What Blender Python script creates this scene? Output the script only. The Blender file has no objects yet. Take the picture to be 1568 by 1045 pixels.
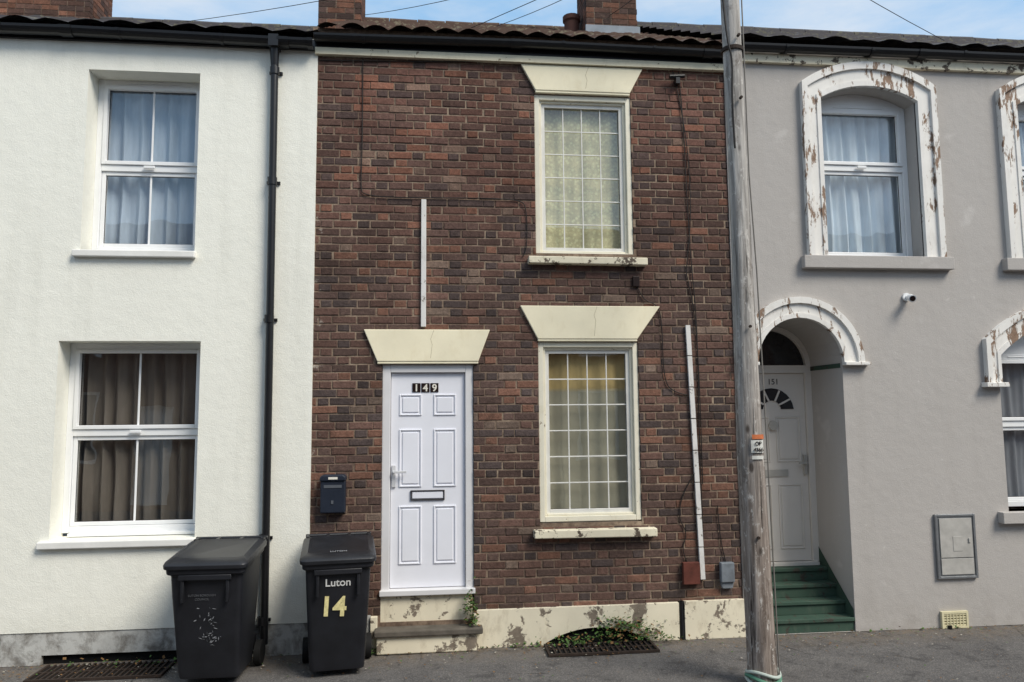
import bpy, bmesh, math, random
from mathutils import Vector, Matrix, noise as mnoise
random.seed(7)
S=bpy.context.scene
COL=S.collection
# ------------------------------------------------------------------ helpers
def empty(name,loc=(0,0,0),rz=0):
    o=bpy.data.objects.new(name,None);o.location=loc;o.rotation_euler=(0,0,rz);COL.objects.link(o);return o
class B:
    def __init__(s): s.v=[];s.f=[];s.m=[];s.c=[]
    def face(s,pts,m=0,c=(1,1,1,1)):
        n=len(s.v);s.v+= [tuple(p) for p in pts];s.f.append(list(range(n,n+len(pts))));s.m.append(m);s.c.append(c)
    def box(s,x0,x1,y0,y1,z0,z1,m=0,c=(1,1,1,1)):
        n=len(s.v)
        s.v+=[(x0,y0,z0),(x1,y0,z0),(x1,y1,z0),(x0,y1,z0),(x0,y0,z1),(x1,y0,z1),(x1,y1,z1),(x0,y1,z1)]
        for q in ((0,1,5,4),(1,2,6,5),(2,3,7,6),(3,0,4,7),(4,5,6,7),(3,2,1,0)):
            s.f.append([n+i for i in q]);s.m.append(m);s.c.append(c)
    def prism(s,pts,y0,y1,m=0):
        k=len(pts);n=len(s.v)
        s.v+=[(x,y0,z) for x,z in pts]+[(x,y1,z) for x,z in pts]
        s.f.append(list(range(n,n+k)));s.f.append(list(range(n+2*k-1,n+k-1,-1)));s.m+=[m,m];s.c+=[(1,1,1,1)]*2
        for i in range(k):
            j=(i+1)%k;s.f.append([n+i,n+k+i,n+k+j,n+j]);s.m.append(m);s.c.append((1,1,1,1))
    def strip(s,o,i,y0,y1,m=0):
        k=len(o)
        for a in range(k-1):
            P=[o[a],o[a+1],i[a+1],i[a]]
            s.face([(x,y0,z) for x,z in P],m)
            s.face([(o[a][0],y0,o[a][1]),(o[a+1][0],y0,o[a+1][1]),(o[a+1][0],y1,o[a+1][1]),(o[a][0],y1,o[a][1])],m)
            s.face([(i[a][0],y0,i[a][1]),(i[a+1][0],y0,i[a+1][1]),(i[a+1][0],y1,i[a+1][1]),(i[a][0],y1,i[a][1])],m)
        for a in (0,k-1):
            s.face([(o[a][0],y0,o[a][1]),(i[a][0],y0,i[a][1]),(i[a][0],y1,i[a][1]),(o[a][0],y1,o[a][1])],m)
    def loft(s,rings,m=0,cap=True):
        k=len(rings[0]);n=len(s.v)
        for r in rings: s.v+=[tuple(p) for p in r]
        for a in range(len(rings)-1):
            for i in range(k):
                j=(i+1)%k;s.f.append([n+a*k+i,n+a*k+j,n+(a+1)*k+j,n+(a+1)*k+i]);s.m.append(m);s.c.append((1,1,1,1))
        if cap:
            s.f.append([n+i for i in range(k)][::-1]);s.f.append([n+(len(rings)-1)*k+i for i in range(k)]);s.m+=[m,m];s.c+=[(1,1,1,1)]*2
    def cyl(s,p,q,r,n=16,m=0,r2=None):
        p=Vector(p);q=Vector(q);d=(q-p).normalized();a=d.orthogonal().normalized();b=d.cross(a)
        r2=r if r2 is None else r2
        s.loft([[c+(a*math.cos(t)+b*math.sin(t))*rr for t in [2*math.pi*i/n for i in range(n)]] for c,rr in ((p,r),(q,r2))],m)
    def make(s,name,mats,parent=None,bevel=0,smooth=False,weld=False,recalc=True,col=False):
        me=bpy.data.meshes.new(name);me.from_pydata(s.v,[],s.f)
        for m in (mats if isinstance(mats,(list,tuple)) else [mats]): me.materials.append(m)
        for p,mi in zip(me.polygons,s.m): p.material_index=mi
        if col:
            ca=me.color_attributes.new('Col','FLOAT_COLOR','CORNER')
            for p,c in zip(me.polygons,s.c):
                for _ in p.loop_indices: ca.data[_].color=c
        bm=bmesh.new();bm.from_mesh(me)
        if weld: bmesh.ops.remove_doubles(bm,verts=bm.verts,dist=1e-4)
        if recalc: bmesh.ops.recalc_face_normals(bm,faces=bm.faces)
        bm.to_mesh(me);bm.free()
        o=bpy.data.objects.new(name,me);COL.objects.link(o)
        if parent: o.parent=parent
        if bevel:
            md=o.modifiers.new('bev','BEVEL');md.width=bevel;md.segments=2;md.limit_method='ANGLE';md.angle_limit=math.radians(40)
        if smooth:
            for p in me.polygons: p.use_smooth=True
            try: me.set_sharp_from_angle(angle=math.radians(40))
            except Exception: pass
        return o
def cable(name,pts,r,mat,parent=None,smooth=False):
    c=bpy.data.curves.new(name,'CURVE');c.dimensions='3D';c.bevel_depth=r;c.bevel_resolution=2
    sp=c.splines.new('NURBS' if smooth else 'POLY');sp.points.add(len(pts)-1)
    for i,p in enumerate(pts): sp.points[i].co=(*p,1)
    if smooth: sp.use_endpoint_u=True;sp.order_u=3
    c.materials.append(mat);o=bpy.data.objects.new(name,c);COL.objects.link(o)
    if parent:o.parent=parent
    return o
def text(name,body,size,loc,mat,parent=None,rot=(math.pi/2,0,0),off=0.0,ext=.001,sx=1):
    c=bpy.data.curves.new(name,'FONT');c.body=body;c.size=size;c.extrude=ext;c.offset=off;c.align_x='CENTER'
    c.materials.append(mat);o=bpy.data.objects.new(name,c);o.location=loc;o.rotation_euler=rot;o.scale=(sx,1,1);COL.objects.link(o)
    if parent:o.parent=parent
    return o
def arc(cx,hw,zs,rise,n=20):
    R=(hw*hw+rise*rise)/(2*rise);cz=zs+rise-R;a0=math.asin(min(1,hw/R))
    if rise>hw: a0=math.pi-a0
    return [(cx+R*math.sin(-a0+2*a0*i/n),cz+R*math.cos(-a0+2*a0*i/n)) for i in range(n+1)]
# ------------------------------------------------------------------ materials
def lin(c):
    return tuple(((x/255)/12.92 if x/255<=.04045 else ((x/255+.055)/1.055)**2.4) for x in c)+(1,)
class NT:
    def __init__(s,name,rough=.8,spec=.3):
        s.mat=bpy.data.materials.new(name);s.mat.use_nodes=True;s.t=s.mat.node_tree;s.b=s.t.nodes['Principled BSDF']
        s.b.inputs['Roughness'].default_value=rough;s.b.inputs['Specular IOR Level'].default_value=spec
        tc=s.t.nodes.new('ShaderNodeTexCoord');s.co=tc.outputs['Object']
    def n(s,typ,**kw):
        x=s.t.nodes.new(typ)
        for k,v in kw.items(): setattr(x,k,v)
        return x
    def l(s,a,b): s.t.links.new(a,b)
    def map(s,scale=(1,1,1),loc=(0,0,0)):
        m=s.n('ShaderNodeMapping');m.inputs['Scale'].default_value=scale;m.inputs['Location'].default_value=loc;s.l(s.co,m.inputs[0]);return m.outputs[0]
    def noise(s,scale,detail=4,rough=.55,vec=None,dist=0):
        x=s.n('ShaderNodeTexNoise');x.inputs['Scale'].default_value=scale;x.inputs['Detail'].default_value=detail
        x.inputs['Roughness'].default_value=rough;x.inputs['Distortion'].default_value=dist;s.l(vec or s.co,x.inputs['Vector']);return x.outputs['Fac']
    def vor(s,scale,feature='F1',vec=None):
        x=s.n('ShaderNodeTexVoronoi');x.feature=feature;x.inputs['Scale'].default_value=scale;s.l(vec or s.co,x.inputs['Vector']);return x
    def ramp(s,fac,els):
        x=s.n('ShaderNodeValToRGB');e=x.color_ramp.elements
        while len(e)<len(els): e.new(.5)
        for i,(p,c) in enumerate(els):
            e[i].position=p;e[i].color=c if isinstance(c,tuple) else (c,c,c,1)
        s.l(fac,x.inputs[0]);return x.outputs[0]
    def mix(s,fac,a,b,mode='MIX'):
        x=s.n('ShaderNodeMix');x.data_type='RGBA';x.blend_type=mode
        for inp,v in ((x.inputs[0],fac),(x.inputs[6],a),(x.inputs[7],b)):
            if isinstance(v,(int,float)): inp.default_value=v
            elif isinstance(v,tuple): inp.default_value=v
            else: s.l(v,inp)
        return x.outputs[2]
    def math(s,op,a,b=0,clamp=False):
        x=s.n('ShaderNodeMath',operation=op);x.use_clamp=clamp
        for inp,v in ((x.inputs[0],a),(x.inputs[1],b)):
            if isinstance(v,(int,float)): inp.default_value=v
            else: s.l(v,inp)
        return x.outputs[0]
    def xyz(s):
        x=s.n('ShaderNodeSeparateXYZ');s.l(s.co,x.inputs[0]);return x.outputs
    def rng(s,v,a,b,c=0,d=1):
        x=s.n('ShaderNodeMapRange');s.l(v,x.inputs[0]);
        for i,k in enumerate((a,b,c,d)): x.inputs[i+1].default_value=k
        return x.outputs[0]
    def col(s,c): s.l(c,s.b.inputs['Base Color']);return s
    def bump(s,h,strength=.3,dist=.01):
        x=s.n('ShaderNodeBump');x.inputs['Strength'].default_value=strength;x.inputs['Distance'].default_value=dist;s.l(h,x.inputs['Height']);s.l(x.outputs[0],s.b.inputs['Normal']);return s
def simple(name,c,rough=.6,var=.15,sc=8,bump=.1,spec=.3,metal=0):
    m=NT(name,rough,spec);c=lin(c);d=tuple(x*(1-var) for x in c[:3])+(1,);e=tuple(min(1,x*(1+var*.6)) for x in c[:3])+(1,)
    n=m.noise(sc,6,.6);m.col(m.ramp(n,[(.3,d),(.7,e)]))
    if bump: m.bump(m.noise(sc*12,4),bump,.004)
    m.b.inputs['Metallic'].default_value=metal
    return m.mat
def render_wall(name,c,dirt,gz=.5,patch=None,bs=.4):
    m=NT(name,.9,.2);c=lin(c)
    big=m.noise(.9,5,.6);base=m.mix(m.ramp(big,[(.3,0.0),(.75,1.0)]),tuple(x*.93 for x in c[:3])+(1,),c)
    st=m.noise(3,5,.6,m.map((1.5,1,.16)));base=m.mix(m.ramp(st,[(.52,0.0),(.85,.28)]),base,lin(dirt))
    z=m.xyz()[2];low=m.math('MULTIPLY',m.rng(z,gz,0.0),m.ramp(m.noise(5,6,.65),[(.35,0.0),(.7,.6)]))
    base=m.mix(low,base,lin(dirt))
    top=m.math('MULTIPLY',m.rng(z,4.9,5.6),m.ramp(m.noise(2.5,5,.65,m.map((1,1,.25),(3,0,0))),[(.45,0.0),(.75,.30)]))
    base=m.mix(top,base,lin(dirt))
    if patch:
        p=m.ramp(m.noise(2.3,3.5,.55,m.map((1,1,1.2),(11,0,4))),[(.65,0.0),(.72,.40)]);base=m.mix(p,base,lin(patch))
        p=m.ramp(m.noise(9,3.5,.55,m.map((1,1,1.2),(5,0,4))),[(.70,0.0),(.74,.45)]);base=m.mix(p,base,lin(patch))
    sp=m.ramp(m.noise(26,5,.7),[(.70,0.0),(.76,.4)]);base=m.mix(sp,base,tuple(x*.76 for x in c[:3])+(1,))
    m.col(base)
    h=m.math('ADD',m.noise(120,3,.6),m.math('MULTIPLY',m.noise(9,4),1.6));m.bump(h,bs,.008);return m.mat
def peeling(name,paint,under,amt=.55,sc=7,rough=.65,soft=.015,vs=(1,1,1),dirt=None,dk=.45):
    m=NT(name,rough,.3);n=m.noise(sc,8,.68,m.map(vs),.3)
    f=m.ramp(n,[(amt-soft,0.0),(amt+soft,1.0)])
    u=m.ramp(m.noise(sc*4,5,.6),[(.3,tuple(x*.6 for x in lin(under)[:3])+(1,)),(.7,lin(under))])
    P=m.ramp(m.noise(3,5,.6),[(.3,tuple(x*.88 for x in lin(paint)[:3])+(1,)),(.7,lin(paint))])
    g=m.ramp(m.noise(11,7,.7,m.map((1,1,.5),(5,3,1))),[(.52,0.0),(.75,dk)])
    P=m.mix(g,P,lin(dirt) if dirt else lin(under))
    m.col(m.mix(f,P,u));h=m.math('SUBTRACT',m.math('MULTIPLY',m.noise(60,4),.25),f);m.bump(h,.5,.004);return m.mat

def brick_mat():
    m=NT('old_brick',.9,.2);a=m.n('ShaderNodeVertexColor',layer_name='Col').outputs[0]
    n1=m.ramp(m.noise(34,7,.75),[(.3,.58),(.7,1.4)])
    c=m.mix(1.0,a,n1,'MULTIPLY')
    soot=m.ramp(m.noise(1.1,7,.65),[(.33,.72),(.7,1.25)]);c=m.mix(1.0,c,soot,'MULTIPLY')
    w=m.ramp(m.noise(11,9,.78),[(.56,0.0),(.74,.38)]);c=m.mix(w,c,lin((150,126,108)))
    d=m.ramp(m.noise(5,8,.75,m.map((1,1,.6),(3,1,8))),[(.52,0.0),(.70,.5)]);c=m.mix(d,c,lin((56,44,39)))
    o=m.xyz();e=m.math('MULTIPLY',m.rng(o[0],-.95,-1.1),m.ramp(m.noise(7,7,.7),[(.60,0.0),(.64,.8)]));e=m.math('MULTIPLY',e,m.rng(o[2],5.3,4.6));c=m.mix(e,c,lin((178,170,158)))
    gr=m.math('MULTIPLY',m.rng(o[2],.9,.3),m.ramp(m.noise(6,6,.7),[(.4,0.0),(.65,.5)]));c=m.mix(gr,c,lin((60,52,46)))
    sp=m.ramp(m.noise(48,3,.6,m.map((1,1,1),(4,4,4))),[(.76,0.0),(.79,.7)]);c=m.mix(sp,c,lin((190,178,160)))
    m.col(c);m.bump(m.math('ADD',m.noise(55,7,.75),m.noise(14,3)),.75,.008);return m.mat
def mortar_mat():
    m=NT('mortar',.95,.1)
    c=m.ramp(m.noise(1.7,7,.7),[(.34,lin((98,82,72))),(.5,lin((136,118,102))),(.68,lin((172,154,134)))])
    c=m.mix(m.ramp(m.noise(22,6,.75),[(.44,0.0),(.66,.7)]),c,lin((76,63,56)))
    m.col(c);m.bump(m.noise(90,5,.7),.5,.005);return m.mat
def glass_mat():
    m=bpy.data.materials.new('window_glass');m.use_nodes=True;t=m.node_tree;t.nodes.clear()
    o=t.nodes.new('ShaderNodeOutputMaterial');mx=t.nodes.new('ShaderNodeMixShader');tr=t.nodes.new('ShaderNodeBsdfTransparent')
    gl=t.nodes.new('ShaderNodeBsdfGlossy');gl.inputs['Roughness'].default_value=.012;tr.inputs[0].default_value=(.93,.95,.95,1)
    lw=t.nodes.new('ShaderNodeLayerWeight');lw.inputs[0].default_value=.5
    pw=t.nodes.new('ShaderNodeMath');pw.operation='POWER';pw.inputs[1].default_value=4
    mu=t.nodes.new('ShaderNodeMath');mu.operation='MULTIPLY_ADD';mu.inputs[1].default_value=.8;mu.inputs[2].default_value=.15;mu.use_clamp=True
    tc=t.nodes.new('ShaderNodeTexCoord');nz=t.nodes.new('ShaderNodeTexNoise');nz.inputs['Scale'].default_value=3.5;nz.inputs['Detail'].default_value=1
    bp=t.nodes.new('ShaderNodeBump');bp.inputs['Strength'].default_value=.12;bp.inputs['Distance'].default_value=.01
    t.links.new(tc.outputs['Object'],nz.inputs[0]);t.links.new(nz.outputs[0],bp.inputs['Height']);t.links.new(bp.outputs[0],gl.inputs['Normal'])
    t.links.new(lw.outputs['Facing'],pw.inputs[0]);t.links.new(pw.outputs[0],mu.inputs[0]);t.links.new(mu.outputs[0],mx.inputs[0]);t.links.new(tr.outputs[0],mx.inputs[1]);t.links.new(gl.outputs[0],mx.inputs[2]);t.links.new(mx.outputs[0],o.inputs[0])
    return m
def curtain_mat(name,c,pattern=False,low=None):
    m=NT(name,.95,.1);c=lin(c);n=m.noise(3,4,.6,m.map((3,3,.6)));k=m.ramp(n,[(.3,tuple(x*.72 for x in c[:3])+(1,)),(.7,c)])
    if pattern:
        v=m.vor(26);k=m.mix(m.ramp(v.outputs['Distance'],[(.25,.5),(.5,0.0)]),k,tuple(min(1,x*1.3) for x in c[:3])+(1,))
        k=m.mix(m.ramp(m.noise(40,3,.6),[(.45,0.0),(.6,.4)]),k,tuple(x*.6 for x in c[:3])+(1,))
    if low:
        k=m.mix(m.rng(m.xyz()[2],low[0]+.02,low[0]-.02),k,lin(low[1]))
    m.col(k);return m.mat
def asphalt_mat(name,c0,c1,stain=True):
    m=NT(name,.9,.25)
    c=m.ramp(m.noise(1.6,7,.65),[(.3,lin(c0)),(.7,lin(c1))])
    ag=m.vor(150);c=m.mix(m.ramp(ag.outputs['Color'],[(.5,0.0),(.95,.5)]),c,lin((150,146,140)))
    c=m.mix(m.ramp(m.noise(60,4,.7),[(.52,0.0),(.72,.65)]),c,lin((38,37,37)))
    c=m.mix(m.ramp(m.noise(4.5,6,.7,m.map((1,1,1),(7,2,0))),[(.53,0.0),(.64,.5)]),c,lin((46,45,46)))
    vd=m.vor(1.1,'DISTANCE_TO_EDGE',m.map((1,1,1),(.3,.2,0)));cr=m.ramp(vd.outputs['Distance'],[(.004,.6),(.010,0.0)])
    c=m.mix(m.math('MULTIPLY',cr,m.ramp(m.noise(2,3),[(.5,0.0),(.62,1.0)])),c,lin((24,24,24)))
    y=m.xyz()[1];d=m.math('MULTIPLY',m.rng(y,-.5,-.02),m.ramp(m.noise(7,7,.7),[(.36,0.0),(.60,.75)]));c=m.mix(d,c,lin((118,106,92)))
    g=m.ramp(m.noise(38,2,.5,m.map((1,1,1),(9,1,0))),[(.72,0.0),(.74,.8)]);c=m.mix(g,c,lin((130,106,70)))
    m.col(c);m.bump(m.math('ADD',m.noise(130,4,.7),m.math('MULTIPLY',m.noise(6,4),2)),.8,.010);return m.mat
def pole_mat():
    m=NT('weathered_pole_wood',.9,.2);v=m.map((1,1,.06));n=m.noise(26,8,.7,v,.4)
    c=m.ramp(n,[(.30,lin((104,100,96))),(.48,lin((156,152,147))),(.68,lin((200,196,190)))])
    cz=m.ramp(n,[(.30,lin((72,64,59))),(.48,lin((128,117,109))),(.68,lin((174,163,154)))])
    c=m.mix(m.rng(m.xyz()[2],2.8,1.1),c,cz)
    cr=m.ramp(m.noise(14,5,.6,m.map((1,1,.035),(2,3,1)),.6),[(.36,.9),(.41,0.0)]);c=m.mix(cr,c,lin((40,35,32)))
    sp=m.ramp(m.noise(24,7,.75,m.map((1,1,.45))),[(.56,0.0),(.64,.7)]);c=m.mix(sp,c,lin((212,208,202)))
    dk=m.ramp(m.noise(7,8,.78,m.map((1,1,.6),(1,1,7))),[(.56,0.0),(.63,.55)]);c=m.mix(dk,c,lin((86,72,62)))
    kn=m.vor(5,'F1',m.map((1,1,.45)));c=m.mix(m.ramp(kn.outputs['Distance'],[(.06,.8),(.11,0.0)]),c,lin((52,42,36)))
    m.col(c);m.bump(m.math('SUBTRACT',n,cr),.8,.012);return m.mat

WHITE=render_wall('white_render',(241,240,229),(194,193,180))
GREY=render_wall('grey_render',(181,176,171),(152,146,139),patch=(204,200,195))
BRICK=brick_mat();MORTAR=mortar_mat();GLASS=glass_mat()
UPVC=simple('white_upvc',(234,235,235),.35,.05,4,.03,.4)
OLDUPVC=simple('white_painted_frame',(230,228,221),.5,.12,6,.05)
CREAM=peeling('cream_paint',(241,232,203),(204,190,158),.72,5,.7,.04,dirt=(216,203,170),dk=.45)
CREAMSILL=peeling('cream_paint_flaking',(232,223,198),(104,92,80),.575,9,.75,dirt=(170,157,132))
CREAMPL=peeling('plinth_paint_flaking',(230,221,197),(136,124,110),.57,4.5,.8,dirt=(168,154,130),dk=.6)
WORNW=peeling('surround_paint_flaking',(234,231,225),(150,124,104),.56,6,.7,vs=(1.6,1,.5),dirt=(196,188,178))
BASEW=peeling('base_render_worn',(190,190,186),(136,132,126),.52,5,.85,soft=.08)
BLACKP=simple('black_plastic_gutter',(24,24,26),.35,.25,5,.05,.45)
BIN=simple('bin_plastic',(30,31,36),.5,.35,5,.15,.4)
BINL=simple('bin_lid_plastic',(34,35,39),.4,.35,7,.2,.45)
TYRE=simple('wheel_rubber',(22,22,22),.8)
DOORW=simple('white_door_plastic',(230,231,238),.35,.04,3,.03,.4)
DOORF=simple('door_frame_plastic',(216,215,216),.4,.06,3,.03,.4)
DOORG=simple('grey_white_door',(220,215,208),.4,.05,3,.03)
GREEN=peeling('green_step_paint',(58,80,68),(72,70,62),.58,8,.75,dirt=(94,100,88))
SLATE=simple('door_step_stone',(98,92,84),.9,.35,7,.4)
POST=simple('post_box_enamel',(36,42,54),.45,.15,6,.05)
PLATE=simple('number_plate_black',(30,16,14),.4)
GOLD=simple('number_ink',(226,222,210),.4,.05)
DARK=simple('painted_dark_void',(14,14,15),.9)  # near-black colour standing in for the shade inside openings
TRUNK=peeling('white_cable_trunking',(224,222,218),(150,142,132),.62,14,.5)
CABLE=simple('black_cable',(36,32,30),.6)
TILE=peeling('brown_roof_tile',(82,64,55),(120,110,92),.56,10,.9,dirt=(56,47,42))
SLT=peeling('slate_roof_tile',(72,69,71),(100,97,84),.56,9,.85,dirt=(52,48,48))
LEAD=simple('lead_flashing',(132,140,148),.55,.2,6,.1)
METER=simple('meter_box_plastic',(176,173,167),.5,.18,9,.05)
VENT=simple('cream_vent',(214,206,170),.5,.1,9)
REDB=simple('rusty_red_box',(98,54,44),.8,.4,14,.3)
GREYB=simple('grey_junction_box',(118,124,130),.6,.25,14,.1)
PAVE=asphalt_mat('pavement_asphalt',(78,76,76),(106,103,101))
ROAD=asphalt_mat('road_asphalt',(58,58,60),(78,77,77))
KERB=simple('kerb_stone',(132,128,122),.9,.2,6,.3)
IRON=simple('rusty_iron',(52,42,36),.85,.4,12,.3)
LEAF=simple('weed_leaf',(74,102,48),.7,.4,18,.1)
DRY=simple('dead_leaf',(122,92,58),.9,.45,18,.1)
STEEL=simple('galvanised_steel',(150,152,154),.4,.15,12,.05,.5,.7)
C_LU=curtain_mat('blue_grey_curtain',(186,198,212));C_LL=curtain_mat('taupe_curtain',(122,114,106))
C_RU=curtain_mat('pale_blue_curtain',(226,238,248));C_MU=curtain_mat('patterned_net_curtain',(236,226,182),True)
C_ML=curtain_mat('net_curtain_lower',(218,192,136),False,(2.30,(176,170,150)));C_RL=curtain_mat('grey_curtain',(150,152,158))  # lower net's second colour has a greenish-brown street reflection painted in
OPB=simple('opposite_brick',(134,104,88),.9,.3,3,.3)

# ------------------------------------------------------------------ wall with holes
def wall_panel(b,x0,x1,z0,z1,y,holes,depth,m=0,mr=0):
    xs=sorted({x0,x1,*[h[0] for h in holes],*[h[1] for h in holes]});zs=sorted({z0,z1,*[h[2] for h in holes],*[h[3] for h in holes]})
    xs=[x for x in xs if x0<=x<=x1];zs=[z for z in zs if z0<=z<=z1]
    for i in range(len(xs)-1):
        for j in range(len(zs)-1):
            cx=(xs[i]+xs[i+1])/2;cz=(zs[j]+zs[j+1])/2
            if any(h[0]<cx<h[1] and h[2]<cz<h[3] for h in holes): continue
            b.face([(xs[i],y,zs[j]),(xs[i+1],y,zs[j]),(xs[i+1],y,zs[j+1]),(xs[i],y,zs[j+1])],m)
    for h in holes:
        a,c,d,e=h[:4];k=h[4] if len(h)>4 else None
        b.face([(a,y,d),(a,y+depth,d),(a,y+depth,k or e),(a,y,k or e)],mr);b.face([(c,y,d),(c,y+depth,d),(c,y+depth,k or e),(c,y,k or e)],mr)
        b.face([(a,y,d),(c,y,d),(c,y+depth,d),(a,y+depth,d)],mr)
        if not k: b.face([(a,y,e),(c,y,e),(c,y+depth,e),(a,y+depth,e)],mr)
def arch_fill(b,pts,ztop,y,depth,m=0):
    for p,q in zip(pts,pts[1:]):
        b.face([(p[0],y,p[1]),(q[0],y,q[1]),(q[0],y,ztop),(p[0],y,ztop)],m)
        b.face([(p[0],y,p[1]),(q[0],y,q[1]),(q[0],y+depth,q[1]),(p[0],y+depth,p[1])],m)
def curtain(name,x0,x1,z0,z1,y,mat,parent,amp=.018,freq=14,seed=0,gather=0):
    b=B();nx=max(24,int((x1-x0)/.012));nz=14
    def P(i,j):
        u=i/nx;t=j/nz;x=x0+(x1-x0)*u;z=z0+(z1-z0)*t
        w=math.sin(freq*x*3.1+seed+1.2*math.sin(3*x+seed)+.5*(1-t)*math.sin(7*x))+.5*math.sin(freq*x*5.3+2*seed+t)
        return (x,y+amp*w*(1.0-.35*t)+.03*mnoise.noise(Vector((x*4,z*2,seed))),z)
    for j in range(nz+1):
        for i in range(nx+1): b.v.append(P(i,j))
    for j in range(nz):
        for i in range(nx):
            b.f.append([j*(nx+1)+i,j*(nx+1)+i+1,(j+1)*(nx+1)+i+1,(j+1)*(nx+1)+i]);b.m.append(0);b.c.append((1,1,1,1))
    return b.make(name,mat,parent,smooth=True,recalc=False)
def sash(b,x0,x1,z0,z1,y0,y1,w,m=0):
    b.box(x0,x0+w,y0,y1,z0,z1,m);b.box(x1-w,x1,y0,y1,z0,z1,m);b.box(x0+w,x1-w,y0,y1,z0,z0+w,m);b.box(x0+w,x1-w,y0,y1,z1-w,z1,m)
def upvc(parent,x0,x1,z0,z1,y,ztr,mid,cm,seed,amp=.02):
    b=B();sash(b,x0,x1,z0,z1,y,y+.07,.055)
    b.box(x0+.055,x1-.055,y+.002,y+.068,ztr-.03,ztr+.03)
    sash(b,x0+.057,x1-.057,z0+.057,ztr-.032,y+.018,y+.06,.035);sash(b,x0+.057,x1-.057,ztr+.032,z1-.057,y-.012,y+.05,.035)
    if mid: b.box(mid-.009,mid+.009,y+.03,y+.042,z0+.09,z1-.09)
    b.box(x0+.25,x1-.25,y-.008,y,z1-.032,z1-.02);
    b.box((x0+x1)/2-.05,(x0+x1)/2+.05,y-.03,y-.013,ztr-.005,ztr+.02)
    b.make('window_frame',UPVC,parent,bevel=.005)
    b=B();GK=.003
    for a,c,d,e,yy in ((x0+.092,x1-.092,z0+.092,ztr-.067,y+.032),(x0+.092,x1-.092,ztr+.067,z1-.092,y+.032)): sash(b,a-.002,c+.002,d-.002,e+.002,yy,yy+.006,.006)
    b.make('glazing_gasket',PLATE,parent)
    g=B();g.face([(x0+.08,y+.036,z0+.08),(x1-.08,y+.036,z0+.08),(x1-.08,y+.036,z1-.08),(x0+.08,y+.036,z1-.08)]);g.make('window_glass',GLASS,parent,recalc=False)
    curtain('curtain',x0+.03,x1-.03,z0+.03,z1-.03,y+.13,cm,parent,seed=seed,amp=amp)
# ------------------------------------------------------------------ roofs / gutters
def roof(name,x0,x1,ze,zr,mat,parent,per=.24,amp=.028,y0=-.1,yr=4.0):
    b=B();nx=int((x1-x0)/(per/6));rows=[];nc=13
    for c in range(nc):
        rows.append((c/nc,.028));rows.append(((c+1)/nc-.0015,.0))
    for t,st in rows:
        for i in range(nx+1):
            x=x0+(x1-x0)*i/nx;k=abs(math.sin(math.pi*x/per))
            jit=.02*mnoise.noise(Vector((x*3.1,t*9,zr)))+.01*mnoise.noise(Vector((x*11,t*30,zr)))
            b.v.append((x,y0+(yr-y0)*t,ze+(zr-ze)*t+st+amp*k+jit))
    for j in range(len(rows)-1):
        for i in range(nx):
            b.f.append([j*(nx+1)+i,j*(nx+1)+i+1,(j+1)*(nx+1)+i+1,(j+1)*(nx+1)+i]);b.m.append(0);b.c.append((1,1,1,1))
    b.face([(x0,yr,zr),(x1,yr,zr),(x1,yr*2,ze),(x0,yr*2,ze)])
    x=x0
    while x<x1-.1:
        L=min(.42,x1-x);b.cyl((x,yr,zr+.0),(x+L-.01,yr,zr+random.uniform(-.01,.01)),.085,10);x+=L
    return b.make(name,mat,parent,recalc=False)
def gutter(name,x0,x1,z,parent,r=.06,y=-.1,drop=0):
    b=B();n=9
    sec=[(-r*math.cos(math.pi*i/n),-r*1.05*math.sin(math.pi*i/n)) for i in range(n+1)]
    def ring(x,rr,dz): return [(x,y+a*rr,z+dz+c*rr) for a,c in sec]
    def tr(xa,xb,rr,dz0,dz1):
        A=ring(xa,rr,dz0);C=ring(xb,rr,dz1);Ai=ring(xa,rr*.86,dz0);Ci=ring(xb,rr*.86,dz1)
        for i in range(n):
            b.face([A[i],A[i+1],C[i+1],C[i]]);b.face([Ai[i],Ai[i+1],Ci[i+1],Ci[i]])
        for i in (0,n): b.face([A[i],Ai[i],Ci[i],C[i]])
        for R1,R2 in ((A,Ai),(C,Ci)):
            for i in range(n): b.face([R1[i],R1[i+1],R2[i+1],R2[i]])
    x=x0
    while x<x1-.01:
        xe=min(x+1.9,x1);d0=.012*math.sin(x*1.3);d1=.012*math.sin(xe*1.3)
        tr(x,xe,1,d0,d1);tr(xe-.05,min(xe+.05,x1+.001),1.13,d1-.001,d1-.001)
        for xb in (x+.45,x+1.35):
            if xb<x1: dz=.012*math.sin(xb*1.3);tr(xb-.014,xb+.014,1.09,dz,dz);b.box(xb-.015,xb+.015,y+r,y+r+.05,z-.03+dz,z-.005+dz)
        x=xe
    return b.make(name,BLACKP,parent,smooth=True)
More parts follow.
